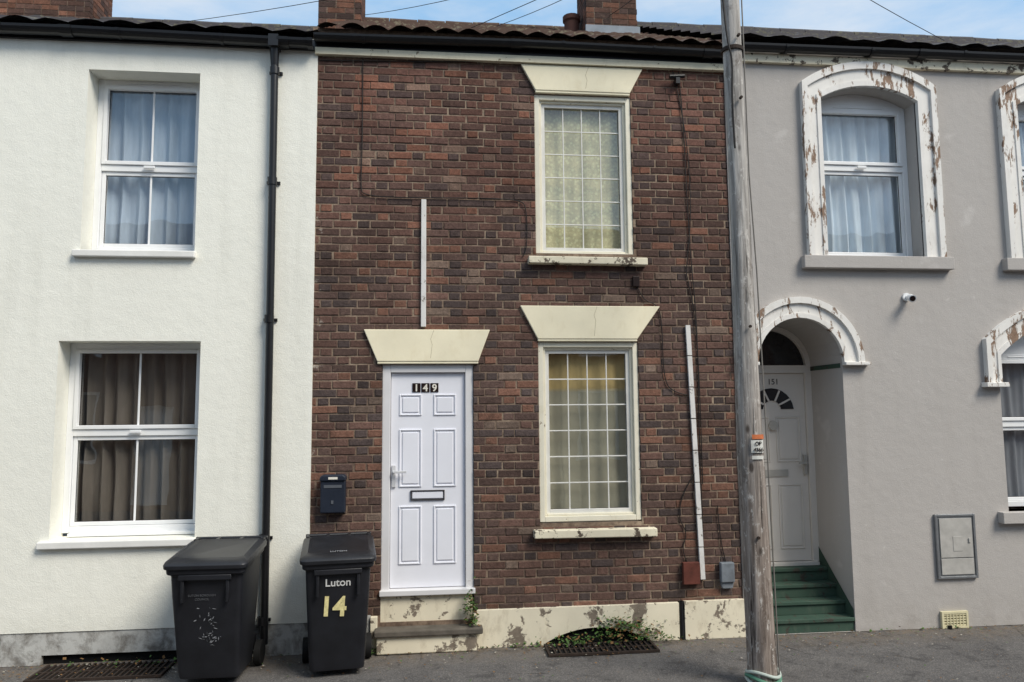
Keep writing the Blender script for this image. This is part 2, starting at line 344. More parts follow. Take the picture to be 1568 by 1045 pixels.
def chimney(parent,x0,x1,y0,y1,z0,z1,pots,flash=True):
    b=B();rows=int((z1-z0)/.075)
    b.box(x0+.006,x1-.006,y0+.006,y1-.006,z0,z1-.01,1)
    for r in range(rows):
        z=z0+r*.075;ex=.03 if r>=rows-4 else 0;off=(r%2)*.112
        def run(a,c,fn):
            x=a-off
            while x<c:
                L=.215 if random.random()<.7 else .1025
                s,e=max(x,a),min(x+L,c)
                if e-s>.02:
                    v=random.uniform(.6,1.35);cc=random.choice([(.12,.066,.050),(.17,.080,.052),(.085,.053,.044)]);fn(s,e,tuple(k*v for k in cc)+(1,))
                x+=L+.01
        run(x0-ex,x1+ex,lambda s,e,c:b.box(s,e,y0-ex,y0+.1,z,z+.065,0,c))
        run(x0-ex,x1+ex,lambda s,e,c:b.box(s,e,y1-.1,y1+ex,z,z+.065,0,c))
        run(y0-ex+.112,y1+ex-.112,lambda s,e,c:(b.box(x0-ex,x0+.1,s,e,z,z+.065,0,c),b.box(x1-.1,x1+ex,s,e,z,z+.065,0,c)))
    b.make('chimney_stack',[BRICK,MORTAR],parent,col=True)
    p=B();p.box(x0+.01,x1-.01,y0+.01,y1-.01,z1,z1+.05)
    for px in pots:
        cy=(y0+y1)/2;p.loft([[(px+r*math.cos(a),cy+r*math.sin(a),z) for a in [math.pi*2*i/14 for i in range(14)]] for z,r in ((z1+.04,.13),(z1+.1,.115),(z1+.42,.1),(z1+.44,.125),(z1+.5,.12))])
    p.make('chimney_pots',simple('terracotta',(148,92,66),.85,.3,8,.2),parent,smooth=True)
# ================================================================== BRICK HOUSE
bh=empty('brick_house')
XL,XR=-1.10,2.88
OP=[(.96,1.915,3.60,5.17),(.97,1.93,1.07,2.75),(-.475,.36,.24,2.54)]
w=B();wall_panel(w,XL-.05,XR+.05,0,5.75,.0065,OP,.16);w.make('mortar_wall',MORTAR,bh)
b=B();r=0;z=.30
while z<5.56:
    zt=z+.0625;off=(r%2)*.16875+random.uniform(-.012,.012)
    ranges=[(XL,XR)]
    for a,c,d,e in OP:
        if zt>d+.012 and z<e-.012:
            nr=[]
            for s,t in ranges:
                if c<=s or a>=t: nr.append((s,t));continue
                if a>s: nr.append((s,a))
                if c<t: nr.append((c,t))
            ranges=nr
    for s,t in ranges:
        k=math.floor((s-XL)/.3375)-1;x=XL+k*.3375-off
        while x<t:
            for typ,L,st in ((0,.213,0),(1,.1005,.225)):
                A=max(x+st,s);C=min(x+st+L,t)
                if C-A<.025: continue
                jx=random.uniform(-.005,.005);A+=jx if A>s else 0;C+=random.uniform(-.005,.005) if C<t else 0
                ph=mnoise.noise(Vector((A*.8,z*.7,1.3)));ph2=mnoise.noise(Vector((A*2.3,z*2.1,6.3)));rr=random.random()
                up=max(0,min(1,(z-3.0)/1.5))
                if typ==1 and rr<.30 or rr<.12: cc=(.070,.052,.048)
                elif rr<.55+ph*.35: cc=(.118,.068,.054)
                elif rr<.84: cc=(.094,.060,.050)
                elif rr<.965: cc=(.168,.086,.060)
                else: cc=(.16,.115,.09)
                v=random.uniform(.82,1.22)*(1+.3*ph+.25*ph2)*1.10
                cc=(cc[0]*v*(1.0+.10*up),cc[1]*v*(1-.02*up),cc[2]*v*(1-.05*up),1)
                yf=random.uniform(-.003,.003);i=.005
                wob=[random.uniform(-.0035,.0035) for _ in range(8)]
                ov=[random.uniform(-.0025,.0025) for _ in range(4)]
                sag=.007*math.sin(A*1.1+2)+.006*mnoise.noise(Vector((A*2,r*.3,0)))
                n=len(b.v);z0=z+sag;z1=zt+sag
                b.v+=[(A,yf+.004,z0+ov[0]),(C,yf+.004,z0+ov[1]),(C,yf+.004,z1+ov[2]),(A,yf+.004,z1+ov[3]),
                      (A+i+wob[0],yf,z0+i+wob[1]),(C-i+wob[2],yf,z0+i+wob[3]),(C-i+wob[4],yf,z1-i+wob[5]),(A+i+wob[6],yf,z1-i+wob[7]),
                      (A,.1,z0),(C,.1,z0),(C,.1,z1),(A,.1,z1)]
                for q in ((4,5,6,7),(0,1,5,4),(1,2,6,5),(2,3,7,6),(3,0,4,7),(8,9,1,0),(9,10,2,1),(10,11,3,2),(11,8,0,3)):
                    b.f.append([n+u for u in q]);b.m.append(0);b.c.append(cc)
            x+=.3375
    z+=.0747;r+=1
b.make('brickwork',BRICK,bh,col=True)
# lintels (splayed, painted)
CRK=simple('crack_dark',(150,138,108),.9)
def lintel(xa,xb,xc,xd,zb,zt):
    b=B();b.prism([(xc,zb),(xd,zb),(xb,zt),(xa,zt)],-.028,.05)
    m=(xa+xb)/2
    b.box(xc+.0,xd-.0,-.022,.05,zb-.022,zb+.001)
    b.make('lintel',CREAM,bh,bevel=.006)
    cable('lintel_crack',[(m+.06,-.0275,zt-.005),(m+.03,-.0275,zt-.09),(m+.045,-.0275,zt-.14),(m+.03,-.0275,zb+.03)],.0016,CRK,bh)
lintel(.83,2.04,.97,1.905,5.20,5.455);lintel(.80,2.15,.965,1.92,2.775,3.09);lintel(-.645,.515,-.52,.405,2.565,2.86)
def msill(xa,xb,za,zb):
    b=B();b.prism([(xa,za+.008),(xb,za),(xb,zb-.004),(xa,zb)],-.085,.04);b.make('window_sill',CREAMSILL,bh,bevel=.008)
msill(.88,2.025,3.48,3.555);msill(.905,2.05,.94,1.02)
def mwin(x0,x1,z0,z1,cm,seed,rows):
    b=B();sash(b,x0,x1,z0,z1,.015,.11,.05,0);sash(b,x0+.05,x1-.05,z0+.05,z1-.05,.04,.11,.022,0);b.make('window_casing',peeling('casing_paint_%d'%rows,(236,230,210),(150,130,108),.65,10,.6,dirt=(208,197,166)),bh,bevel=.005)
    b=B();sash(b,x0+.072,x1-.072,z0+.072,z1-.072,.06,.11,.035)
    gx0,gx1,gz0,gz1=x0+.107,x1-.107,z0+.107,z1-.107
    for i in range(1,4): x=gx0+(gx1-gx0)*i/4;b.box(x-.0055,x+.0055,.078,.088,gz0,gz1)
    for i in range(1,rows): zz=gz0+(gz1-gz0)*i/rows;b.box(gx0,gx1,.0785,.0875,zz-.0055,zz+.0055)
    b.make('lattice_window',OLDUPVC,bh,bevel=.002)
    b=B();sash(b,gx0-.002,gx1+.002,gz0-.002,gz1+.002,.082,.09,.005);b.make('glazing_gasket',PLATE,bh)
    g=B();g.face([(gx0-.01,.092,gz0-.01),(gx1+.01,.092,gz0-.01),(gx1+.01,.092,gz1+.01),(gx0-.01,.092,gz1+.01)]);g.make('window_glass',GLASS,bh,recalc=False)
    curtain('net_curtain',x0+.02,x1-.02,z0+.02,z1-.02,.16,cm,bh,amp=.008,seed=seed,freq=9)
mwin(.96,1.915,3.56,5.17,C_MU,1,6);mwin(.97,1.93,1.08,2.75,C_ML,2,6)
d=B();d.box(1.0,1.9,.03,.05,1.022,1.082);d.make('window_subsill',simple('grey_subsill',(176,172,162),.7),bh)
# door
b=B();x0,x1,z0,z1=-.475,.36,.50,2.54
b.box(x0,x0+.075,.02,.12,z0,z1);b.box(x1-.075,x1,.02,.12,z0,z1);b.box(x0+.075,x1-.075,.02,.12,z1-.075,z1);b.box(x0-.01,x1+.01,-.03,.12,z0-.03,z0+.018);b.make('door_frame',DOORF,bh,bevel=.006)
def door(parent,x0,x1,z0,z1,y,mat,panels,name='door'):
    b=B();b.box(x0,x1,y,y+.05,z0,z1)
    for a,c,d,e in panels:
        sash(b,a,c,d,e,y-.010,y+.001,.014);b.box(a+.03,c-.03,y-.008,y+.001,d+.03,e-.03)
    return b.make(name,mat,parent,bevel=.006)
PN=[(-.32,-.115,2.07,2.265),(-.005,.20,2.07,2.265),(-.32,-.115,1.42,1.945),(-.005,.20,1.42,1.945),(-.32,-.115,.73,1.25),(-.005,.20,.73,1.25)]
door(bh,-.397,.282,.522,2.462,.055,DOORW,PN)
b=B();sash(b,-.400,.285,.519,2.465,.075,.085,.004);b.make('door_gap_seal',PLATE,bh)
b=B();sash(b,-.215,.095,1.30,1.39,.04,.056,.010);b.make('letterbox',simple('letterbox_edge',(60,58,58),.4),bh,bevel=.002)
b=B();b.box(-.20,.08,.046,.056,1.315,1.375);b.make('letterbox_flap',DOORW,bh,bevel=.004)
b=B();b.box(-.385,-.35,.035,.056,1.42,1.62);b.cyl((-.367,.04,1.56),(-.367,-.005,1.56),.011,10);b.box(-.375,-.25,-.012,.004,1.55,1.572);b.make('door_handle',simple('white_handle',(208,208,210),.3),bh,bevel=.004)
for i,ch in enumerate('149'):
    b=B();xx=-.165+i*.083;b.box(xx-.037,xx+.037,.047,.056,2.285,2.368);b.make('number_plate',PLATE,bh,bevel=.002)
    text('door_number_digit',ch,.092,(xx,.046,2.294),GOLD,bh,off=.002)
# door riser and step
b=B();b.box(-.49,.345,.015,.2,.20,.472);b.make('door_riser',CREAMPL,bh,bevel=.005)
b=B();b.box(-.52,.43,-.15,.014,.15,.205);b.make('step_slab',SLATE,bh,bevel=.012)
b=B();b.box(-.50,.375,-.12,.012,0,.15);b.make('step_riser',CREAMPL,bh,bevel=.01)
b=B();b.box(-.56,-.50,-.03,.011,0,.30);b.box(.35,.378,-.05,.011,.2,.30);b.make('plinth_side',CREAMPL,bh,bevel=.005)
# plinth with arched cellar opening
b=B();ap=arc(1.47,.47,.02,.12,16)
for x0,x1,dz in ((.38,1.0,.325),(1.94,2.245,.33),(2.30,2.93,.338)): b.box(x0,x1,-.045,.011,0,dz)
top=.326
for p,q in zip(ap,ap[1:]):
    b.face([(p[0],-.043,p[1]),(q[0],-.043,q[1]),(q[0],-.043,top),(p[0],-.043,top)]);b.face([(p[0],-.043,p[1]),(q[0],-.043,q[1]),(q[0],.1,q[1]),(p[0],.1,p[1])])
b.face([(1.0,-.043,top),(1.94,-.043,top),(1.94,.011,top),(1.0,.011,top)]);b.make('plinth',CREAMPL,bh)
b=B();b.box(1.0,1.94,.001,.005,0,.15);b.make('cellar_opening_dark_panel',DARK,bh)  # thin black panel paints the cellar darkness behind the arch
b=B();b.box(-1.10,-.56,.001,.0105,0,.31);b.make('plinth_brick_base',BASEW,bh)
cable('drain_stub',[(2.272,-.02,.34),(2.272,-.03,0)],.022,BLACKP,bh)
# fascia, gutter, roof, chimneys
b=B();b.box(XL-.02,XR+.13,-.05,.02,5.465,5.53);b.box(XL-.02,XR+.13,-.035,.02,5.532,5.62,1);b.make('fascia_board',[peeling('fascia_paint',(226,218,192),(150,136,112),.64,8,.7,dirt=(176,164,136)),BLACKP],bh)
gutter('gutter',XL-.02,XR+.15,5.63,bh,.055)
roof('tiled_roof',XL,XR+.1,5.68,7.98,TILE,bh,.22,.045)
chimney(bh,-1.46,-.93,2.2,2.75,6.6,8.7,[-1.2]);chimney(bh,1.97,2.65,2.2,2.8,6.7,8.9,[2.15,2.45])
b=B();b.prism([(1.95,6.98),(2.67,6.98),(2.67,7.10),(1.95,7.10)],2.15,2.19);b.make('lead_flashing',LEAD,bh)
b=B();b.loft([[(1.83+r*math.cos(a),2.5+r*math.sin(a),z) for a in [math.pi*2*i/14 for i in range(14)]] for z,r in ((6.8,.1),(7.3,.1),(7.32,.12),(7.38,.12))]);b.make('flue_pot',simple('dark_clay',(88,60,52),.9),bh,smooth=True)
b=B();b.box(XL,XR,7.9,8,0,5.6);b.make('rear_wall',OPB,bh)
# trunking, boxes, cables
b=B();b.box(-.125,-.078,-.03,-.004,2.885,4.09);b.make('cable_trunking',TRUNK,bh,bevel=.004)
b=B();n=8
for i in range(n):
    t0=i/n;t1=(i+1)/n;b.loft([[(2.42+.07*t-.022,-.03,2.91-2.39*t),(2.42+.07*t+.022,-.03,2.91-2.39*t),(2.42+.07*t+.022,-.005,2.91-2.39*t),(2.42+.07*t-.022,-.005,2.91-2.39*t)] for t in (t0,t1-.004)])
b.make('cable_trunking_long',TRUNK,bh)
b=B();b.box(2.295,2.455,-.05,-.004,.49,.69);b.make('rusty_box',REDB,bh,bevel=.006)
b=B();b.box(2.655,2.785,-.06,-.004,.50,.68);b.prism([(2.67,.44),(2.77,.44),(2.785,.50),(2.655,.50)],-.04,-.004);b.make('junction_box',GREYB,bh,bevel=.008)
b=B();b.box(1.89,1.955,-.03,-.004,3.28,3.38);b.make('small_box',PLATE,bh,bevel=.004)
Y=-.011
for pts in ([(-.68,5.45),(-.675,4.6),(-.69,4.2),(-.66,4.115),(-.2,4.105),(.4,4.12),(.80,4.11),(.875,4.05),(.875,3.6),(.83,3.56)],
            [(2.41,5.45),(2.44,5.0),(2.45,4.4),(2.47,3.6),(2.52,2.9),(2.50,1.8),(2.51,.9),(2.50,.7)],
            [(2.35,5.46),(2.47,4.9),(2.50,4.0),(2.42,3.45),(2.44,3.35),(2.53,2.8),(2.52,1.4)],
            [(1.93,3.3),(1.98,3.15),(2.14,3.11),(2.17,2.9),(2.17,2.4),(2.25,2.27),(2.40,2.24)],
            [(2.46,1.52),(2.33,1.35),(2.27,1.1),(2.36,.95),(2.29,.8),(2.35,.68)],
            [(2.72,.68),(2.66,.9),(2.66,1.2)],[(-1.08,5.42),(-.4,5.43),(.6,5.475)]):
    cable('wall_cable',[(x,Y-.003*(i%2),z) for i,(x,z) in enumerate(pts)],.0048,CABLE,bh,True)
b=B();b.box(2.36,2.40,-.08,-.01,5.30,5.36);b.cyl((2.3,-.06,5.37),(2.45,-.06,5.38),.02,8);b.make('cable_bracket',BLACKP,bh)
# ================================================================== WHITE HOUSE
wh=empty('white_rendered_house')
WX0=-9.0;yw=-.02
H=[(-3.14,-2.16,3.56,5.24),(-3.28,-2.08,1.03,2.75),(-5.45,-4.47,3.56,5.24),(-6.9,-5.7,1.03,2.75)]
b=B();wall_panel(b,WX0,XL,.27,5.62,yw,H,.24);b.face([(XL,yw,.27),(XL,yw,5.62),(XL,.02,5.62),(XL,.02,.27)]);b.face([(WX0,yw,.27),(XL,yw,.27),(XL,.02,.27),(WX0,.02,.27)]);b.make('rendered_wall',WHITE,wh)
b=B();b.box(WX0,-3.3,-.012,.1,0,.268);b.box(-3.3,-2.15,-.012,.1,.08,.268);b.box(-2.15,XL-.002,-.012,.1,0,.268);b.make('base_course',BASEW,wh)
b=B();b.box(-3.3,-2.15,.03,.1,0,.08);b.make('cellar_vent_dark_panel',DARK,wh)  # black block imitates the unlit depth of the vent hole
upvc(wh,-3.14,-2.16,3.585,5.24,.19,4.39,-2.65,C_LU,1.0,.03);upvc(wh,-3.28,-2.08,1.06,2.75,.19,1.94,-2.68,C_LL,3.0,.04)
upvc(wh,-5.45,-4.47,3.585,5.24,.19,4.39,-4.96,C_LU,2.0);upvc(wh,-6.9,-5.7,1.06,2.75,.19,1.94,-6.3,C_LL,5.0)
b=B()
for a,c,z in ((-3.19,-2.145,3.50),(-3.36,-2.07,.965),(-5.5,-4.46,3.50),(-6.95,-5.69,.965)):
    b.prism([(a,z),(c,z),(c,z+.06),(a,z+.06)],yw-.05,.25)
b.make('window_sills',simple('white_sill',(228,227,222),.7,.1,5),wh,bevel=.008)
b=B()
for a,c,z in ((-3.085,-2.2,3.556),(-3.2,-2.12,1.03)): b.box(a,c,.12,.19,z+.006,z+.035)
b.make('inner_sills',UPVC,wh,bevel=.004)
b=B();b.box(WX0,XL-.02,-.05,.0,5.50,5.60);b.make('fascia',BLACKP,wh)
gutter('gutter',WX0,XL-.03,5.57,wh,.065)
roof('slate_roof',WX0,XL,5.62,7.80,SLT,wh,.30,.03)
chimney(wh,-6.7,-4.83,3.6,4.3,7.0,8.9,[-6.3,-5.8,-5.2])
b=B()
px=-1.46
b.cyl((px-.02,-.075,5.36),(px+.0,-.075,.12),.034,14)
for z in (5.3,4.25,2.98,1.05,.35): b.cyl((px-.018,-.075,z),(px-.017,-.075,z-.07),.043,14);b.box(px-.075,px+.045,-.04,-.018,z-.05,z-.025)
b.cyl((px-.02,-.10,5.52),(px-.02,-.075,5.32),.045,14,r2=.036);b.box(px-.065,px+.025,-.168,-.03,5.47,5.58)
b.make('drainpipe',BLACKP,wh,smooth=True)
b=B();b.box(WX0,XL,7.9,8,0,5.6);b.box(WX0-.1,WX0,0,8,0,6);b.make('rear_walls',OPB,wh)
# ================================================================== GREY HOUSE
gh=empty('grey_rendered_house')
GX1=11.0
uw=[4.38,6.52,9.2];HO=[]
for c in uw: HO.append((c-.52,c+.52,3.60,5.40,5.22))
HO.append((3.10,3.97,0,3.0,2.55))
for c in (6.52,): HO.append((c-.90,c+.90,1.08,3.10,2.62))
b=B();yg=-.015
wall_panel(b,XR,GX1,0,5.74,yg,HO,.18);b.face([(XR,yg,0),(XR,yg,5.74),(XR,.02,5.74),(XR,.02,0)])
for c in uw: arch_fill(b,arc(c,.52,5.22,.14),5.40,yg,.2)
arch_fill(b,arc(3.535,.435,2.55,.435),3.0,yg,.63);arch_fill(b,arc(6.52,.90,2.62,.36),3.10,yg,.2)
b.face([(3.97,yg+.18,0),(3.97,.62,0),(3.97,.62,2.55),(3.97,yg+.18,2.55)]);b.face([(3.10,yg+.18,0),(3.10,.62,0),(3.10,.62,2.55),(3.10,yg+.18,2.55)])
b.make('rendered_wall',GREY,gh)
def surround(c,ho,hi,zb,zso,ro,zsi,ri):
    o=[(c-ho,zb)]+[(c-ho,zb+(zso-zb)*i/6) for i in range(1,6)]+arc(c,ho,zso,ro,20)+[(c+ho,zb+(zso-zb)*i/6) for i in range(5,0,-1)]+[(c+ho,zb)] if zso-zb>.3 else [(c-ho,zb)]+arc(c,ho,zso,ro,20)+[(c+ho,zb)]
    i=[(c-hi,zb)]+[(c-hi,zb+(zsi-zb)*k/6) for k in range(1,6)]+arc(c,hi,zsi,ri,20)+[(c+hi,zb+(zsi-zb)*k/6) for k in range(5,0,-1)]+[(c+hi,zb)] if zso-zb>.3 else [(c-hi,zb)]+arc(c,hi,zsi,ri,20)+[(c+hi,zb)]
    b=B();b.strip(o,i,-.05,.0)
    k=.3;i2=[(p[0]*(1-k)+q[0]*k,p[1]*(1-k)+q[1]*k) for p,q in zip(o,i)];b.strip(o,i2,-.075,-.05)
    k=.78;i3=[(p[0]*(1-k)+q[0]*k,p[1]*(1-k)+q[1]*k) for p,q in zip(o,i)];b.strip(i3,i,-.06,-.05)
    b.make('arched_surround',WORNW,gh)
for c in uw:
    surround(c,.72,.52,3.60,5.38,.23,5.22,.14)
    b=B();b.box(c-.785,c+.785,-.09,.17,3.475,3.60);b.make('window_sill',GREY,gh,bevel=.006)
    upvc(gh,c-.52,c+.52,3.60,5.24,.16,4.57,None,C_RU,c,.03)
    b=B();b.prism(arc(c,.52,5.235,.125),.165,.22);b.make('arched_head_panel',UPVC,gh)
surround(3.535,.64,.435,2.55,2.55,.64,2.55,.435)
b=B();b.box(3.97,4.23,-.085,.0,2.52,2.552);b.box(2.90,3.10,-.085,.0,2.52,2.552);b.make('arch_impost',WORNW,gh,bevel=.005)
surround(6.52,1.06,.90,2.34,2.78,.42,2.62,.36)
b=B();b.box(5.42,5.66,-.1,.0,2.30,2.345);b.box(7.38,7.62,-.1,.0,2.30,2.345);b.make('surround_foot',WORNW,gh,bevel=.005)
upvc(gh,5.62,7.42,1.10,2.64,.16,1.93,6.52,C_RL,4);b=B();b.prism(arc(6.52,.90,2.63,.35),.165,.22);b.make('arched_head_panel_lower',UPVC,gh)
b=B();b.box(5.5,7.54,-.09,.17,.97,1.08);b.make('window_sill_lower',GREY,gh,bevel=.006)
# porch door
yd=.60
b=B();b.box(3.10,3.165,yd,yd+.08,.53,2.56);b.box(3.905,3.97,yd,yd+.08,.53,2.56);b.box(3.165,3.905,yd,yd+.08,2.48,2.56);b.box(3.12,3.95,yd-.04,yd+.05,.49,.53)
b.strip(arc(3.535,.435,2.56,.42),arc(3.535,.385,2.56,.37),yd,yd+.08);b.make('porch_door_frame',DOORG,gh)
b=B();b.prism(arc(3.535,.39,2.565,.375),yd+.05,yd+.06);b.make('fanlight_glass',simple('dark_fanlight',(34,36,40),.1,.2,3,0,.6),gh)
P2=[(3.235,3.50,1.55,2.02),(3.57,3.835,1.55,2.02),(3.235,3.50,.66,1.32),(3.57,3.835,.66,1.32)]
door(gh,3.167,3.903,.535,2.478,yd+.03,DOORG,P2,'porch_door')
b=B();b.strip(arc(3.535,.24,2.10,.22,12),arc(3.535,.10,2.10,.09,12),yd+.022,yd+.03);b.make('door_fan_light',simple('dark_pane',(40,42,46),.15,.1,3,0,.6),gh)
b=B()
for a in (-60,-22,22,60):
    t=math.radians(a);s_,c_=math.sin(t),math.cos(t);xa,za=3.535+.09*s_,2.10+.09*c_;xb,zb=3.535+.23*s_,2.10+.21*c_;px_,pz_=c_*.009,-s_*.009
    b.prism([(xa-px_,za-pz_),(xa+px_,za+pz_),(xb+px_,zb+pz_),(xb-px_,zb-pz_)],yd+.014,yd+.022)
b.make('fan_light_bars',DOORG,gh)
b=B();b.cyl((3.535,yd+.03,1.93),(3.535,yd+.0,1.93),.05,14);b.box(3.85,3.88,yd-.0,yd+.03,1.42,1.62);b.box(3.78,3.87,yd-.04,yd-.02,1.53,1.55);b.box(3.40,3.68,yd+.018,yd+.03,1.40,1.47);b.make('door_furniture',simple('pale_furniture',(176,174,168),.35,.1,9,0,.5),gh)
text('door_number','151',.085,(3.56,yd+.026,2.36),PLATE,gh)
b=B()
for i in range(4): b.box(3.102,3.968,.0+i*.15,.6,.125*i+.001,.125*(i+1),0);b.box(3.102,3.968,-.018+i*.15,-.0+i*.15,.125*(i+1)-.03,.125*(i+1)+.002,0)
b.make('green_steps',GREEN,gh,bevel=.004)
b=B();b.face([(3.966,-.0,0),(3.966,.60,.5),(3.966,.60,.68),(3.966,.0,.20)]);b.face([(3.104,-.0,0),(3.104,.60,.5),(3.104,.60,.68),(3.104,.0,.20)]);b.make('green_stringer',GREEN,gh)
b=B();b.box(3.965,3.969,.02,.6,2.50,2.545);b.make('green_band',GREEN,gh)
# fascia, gutter, roof
b=B();b.box(XR+.13,GX1,-.06,.0,5.565,5.655);b.make('fascia_board',CREAMSILL,gh);gutter('gutter',XR+.16,GX1,5.72,gh,.06)
roof('slate_roof',XR+.1,GX1,5.78,8.12,SLT,gh,.30,.03)
b=B();b.box(XR,GX1,7.9,8,0,5.7);b.box(GX1,GX1+.1,0,8,0,6);b.make('rear_walls',OPB,gh)
# meter, vent, camera
mb=empty('meter_box')
b=B();sash(b,4.82,5.235,.46,1.07,-.045,-.016,.022);b.box(4.842,5.213,-.036,-.016,.482,1.048);b.make('frame',STEEL,mb,bevel=.003)
b=B();b.box(4.86,5.195,-.045,-.036,.66,1.03);b.box(4.86,5.195,-.045,-.036,.50,.65);b.box(4.99,5.09,-.048,-.045,.72,.86);b.box(5.15,5.17,-.055,-.045,.80,.84);b.make('panel',METER,mb,bevel=.003)
av=empty('air_vent');b=B();sash(b,4.83,5.10,.0,.155,-.045,-.016,.02)
for i in range(5): b.box(4.85,5.08,-.04,-.018,.022+i*.024,.035+i*.024)
for i in range(1,7): b.box(4.85+i*.033-.004,4.85+i*.033+.004,-.043,-.018,.02,.135)
b.make('louvres',VENT,av);b=B();b.cyl((4.90,-.05,0),(4.90,-.05,.03),.02,10);b.make('stub',BLACKP,av)
sc=empty('security_camera')
b=B();b.cyl((4.67,-.016,3.20),(4.67,-.04,3.20),.04,16);b.cyl((4.67,-.04,3.20),(4.66,-.09,3.185),.016,10);b.cyl((4.69,-.06,3.19),(4.645,-.16,3.165),.035,16);b.make('body',UPVC,sc,smooth=True)
b=B();b.cyl((4.646,-.158,3.1655),(4.643,-.166,3.164),.026,16);b.make('lens',PLATE,sc)
# ================================================================== POST BOX
pb=empty('wall_post_box');b=B();b.box(-1.0,-.785,-.10,-.004,1.22,1.50);b.prism([(-1.005,1.50),(-.78,1.50),(-.78,1.535),(-.80,1.553),(-.985,1.553),(-1.005,1.535)],-.115,-.004);b.make('body',POST,pb,bevel=.01)
b=B();b.box(-.97,-.815,-.104,-.10,1.44,1.465);b.box(-.905,-.885,-.106,-.1,1.30,1.33);b.make('slot',simple('slot_grey',(90,94,100),.4),pb)
b=B();b.box(-.93,-.85,-.118,-.1155,1.515,1.535);b.make('label',GOLD,pb)
# ================================================================== BINS
def rrect(cx,cy,w,d,r,z,kz=0,n=4):
    pts=[];
    for sx,sy,a0 in ((1,-1,-90),(1,1,0),(-1,1,90),(-1,-1,180)):
        for i in range(n+1):
            a=math.radians(a0+90*i/n);x=cx+sx*(w/2-r)+r*math.cos(a);y=cy+sy*(d/2-r)+r*math.sin(a);pts.append((x,y,z+kz*(y-(cy-d/2))))
    return pts
def bin_(loc,rz,W,D,kind):
    e=empty('wheelie_bin',loc,rz);b=B();k=.10
    b.loft([rrect(0,.06,W*.76,D*.66,.04,.05),rrect(0,.055,W*.78,D*.70,.045,.10),rrect(0,.02,W*.88,D*.88,.04,.70,k*.5),rrect(0,.01,W*.90,D*.92,.04,.86,k),rrect(0,.005,W*.985,D*.985,.04,.875,k),rrect(0,.005,W*1.0,D*1.0,.04,.925,k)])
    b.box(-W*.33,W*.33,-D*.49,-D*.44,.83,.872)
    for s in (-1,1): b.box(s*W*.28-.012,s*W*.28+.012,-D*.475,-D*.42,.66,.86)
    for s in (-1,1): b.box(s*W*.36-.015,s*W*.36+.015,D*.42,D*.56,.12,.24)
    b.make('body',BIN,e,bevel=.006,smooth=True)
    b=B();b.loft([rrect(0,.0,W*1.05,D*1.03,.05,.915,k),rrect(0,.0,W*1.06,D*1.04,.05,.945,k),rrect(0,.005,W*1.03,D*1.0,.05,.965,k),rrect(0,.02,W*.86,D*.82,.05,.988,k),rrect(0,.02,W*.80,D*.76,.05,.982,k)])
    b.make('lid',BINL,e,bevel=.004,smooth=True)
    b=B();b.cyl((-W*.5,D*.60,1.03),(W*.5,D*.60,1.03),.016,12)
    for s in (-1,-.35,.35,1): b.box(s*W*.46-.014,s*W*.46+.014,D*.44,D*.61,.965,1.042)
    b.make('handle',BINL,e,bevel=.004)
    b=B()
    for s in (-1,1):
        x=s*W*.46;b.cyl((x-.028,D*.44,.1),(x+.028,D*.44,.1),.1,24)
    b.cyl((-W*.46,D*.44,.1),(W*.46,D*.44,.1),.014,8);b.make('wheels',TYRE,e,bevel=.01,smooth=True)
    return e
e1=bin_((-1.745,-.51,0),math.radians(-1),.60,.66,0)
def front(z,D):
    t=(z-.10)/.60;return (.055-D*.35)*(1-t)+(.02-D*.44)*t
def tiltx(D): return math.pi/2+math.atan2((front(.2,D)-front(.6,D)),.4)
for body,sz,x,z in (('LUTON BOROUGH',.024,-.03,.70),('COUNCIL',.024,-.03,.67)):
    text('stamped_text',body,sz,(x,front(z,.66)-.004,z),simple('stamp_grey',(90,92,96),.6),e1,(tiltx(.66),0,0))
b=B();rs=random.Random(3)
for i in range(46):
    g=rs.random();x=rs.gauss(.03,.03) if g<.7 else rs.gauss(.0,.06);z=rs.gauss(.36,.02) if g<.5 else rs.gauss(.50,.06);a=rs.uniform(0,3.1);L=rs.uniform(.005,.020);h=rs.uniform(.001,.004);ca,sa=math.cos(a)*L,math.sin(a)*L
    b.face([(x-ca,front(z-sa,.66)-.003,z-sa),(x+h,front(z,.66)-.003,z-h),(x+ca,front(z+sa,.66)-.003,z+sa),(x-h,front(z,.66)-.003,z+h)])
b.make('scratches',simple('scratch_grey',(140,142,146),.8),e1,recalc=False)
e2=bin_((-.79,-.46,0),math.radians(7),.56,.64,1)
text('council_text','Luton',.085,(.0,front(.735,.64)-.006,.735),simple('stencil_white',(214,214,212),.6),e2,(tiltx(.64),0,0),off=.001)
text('house_number_paint','14',.22,(-.04,front(.50,.64)-.006,.50),simple('number_yellow',(232,220,160),.6,.3,30),e2,(tiltx(.64),math.radians(3),0),off=.006,sx=.95)
text('lid_text','LUTON',.04,(0,-.22,.992),simple('lid_text_grey',(150,152,156),.6),e2,(math.radians(6),0,0))
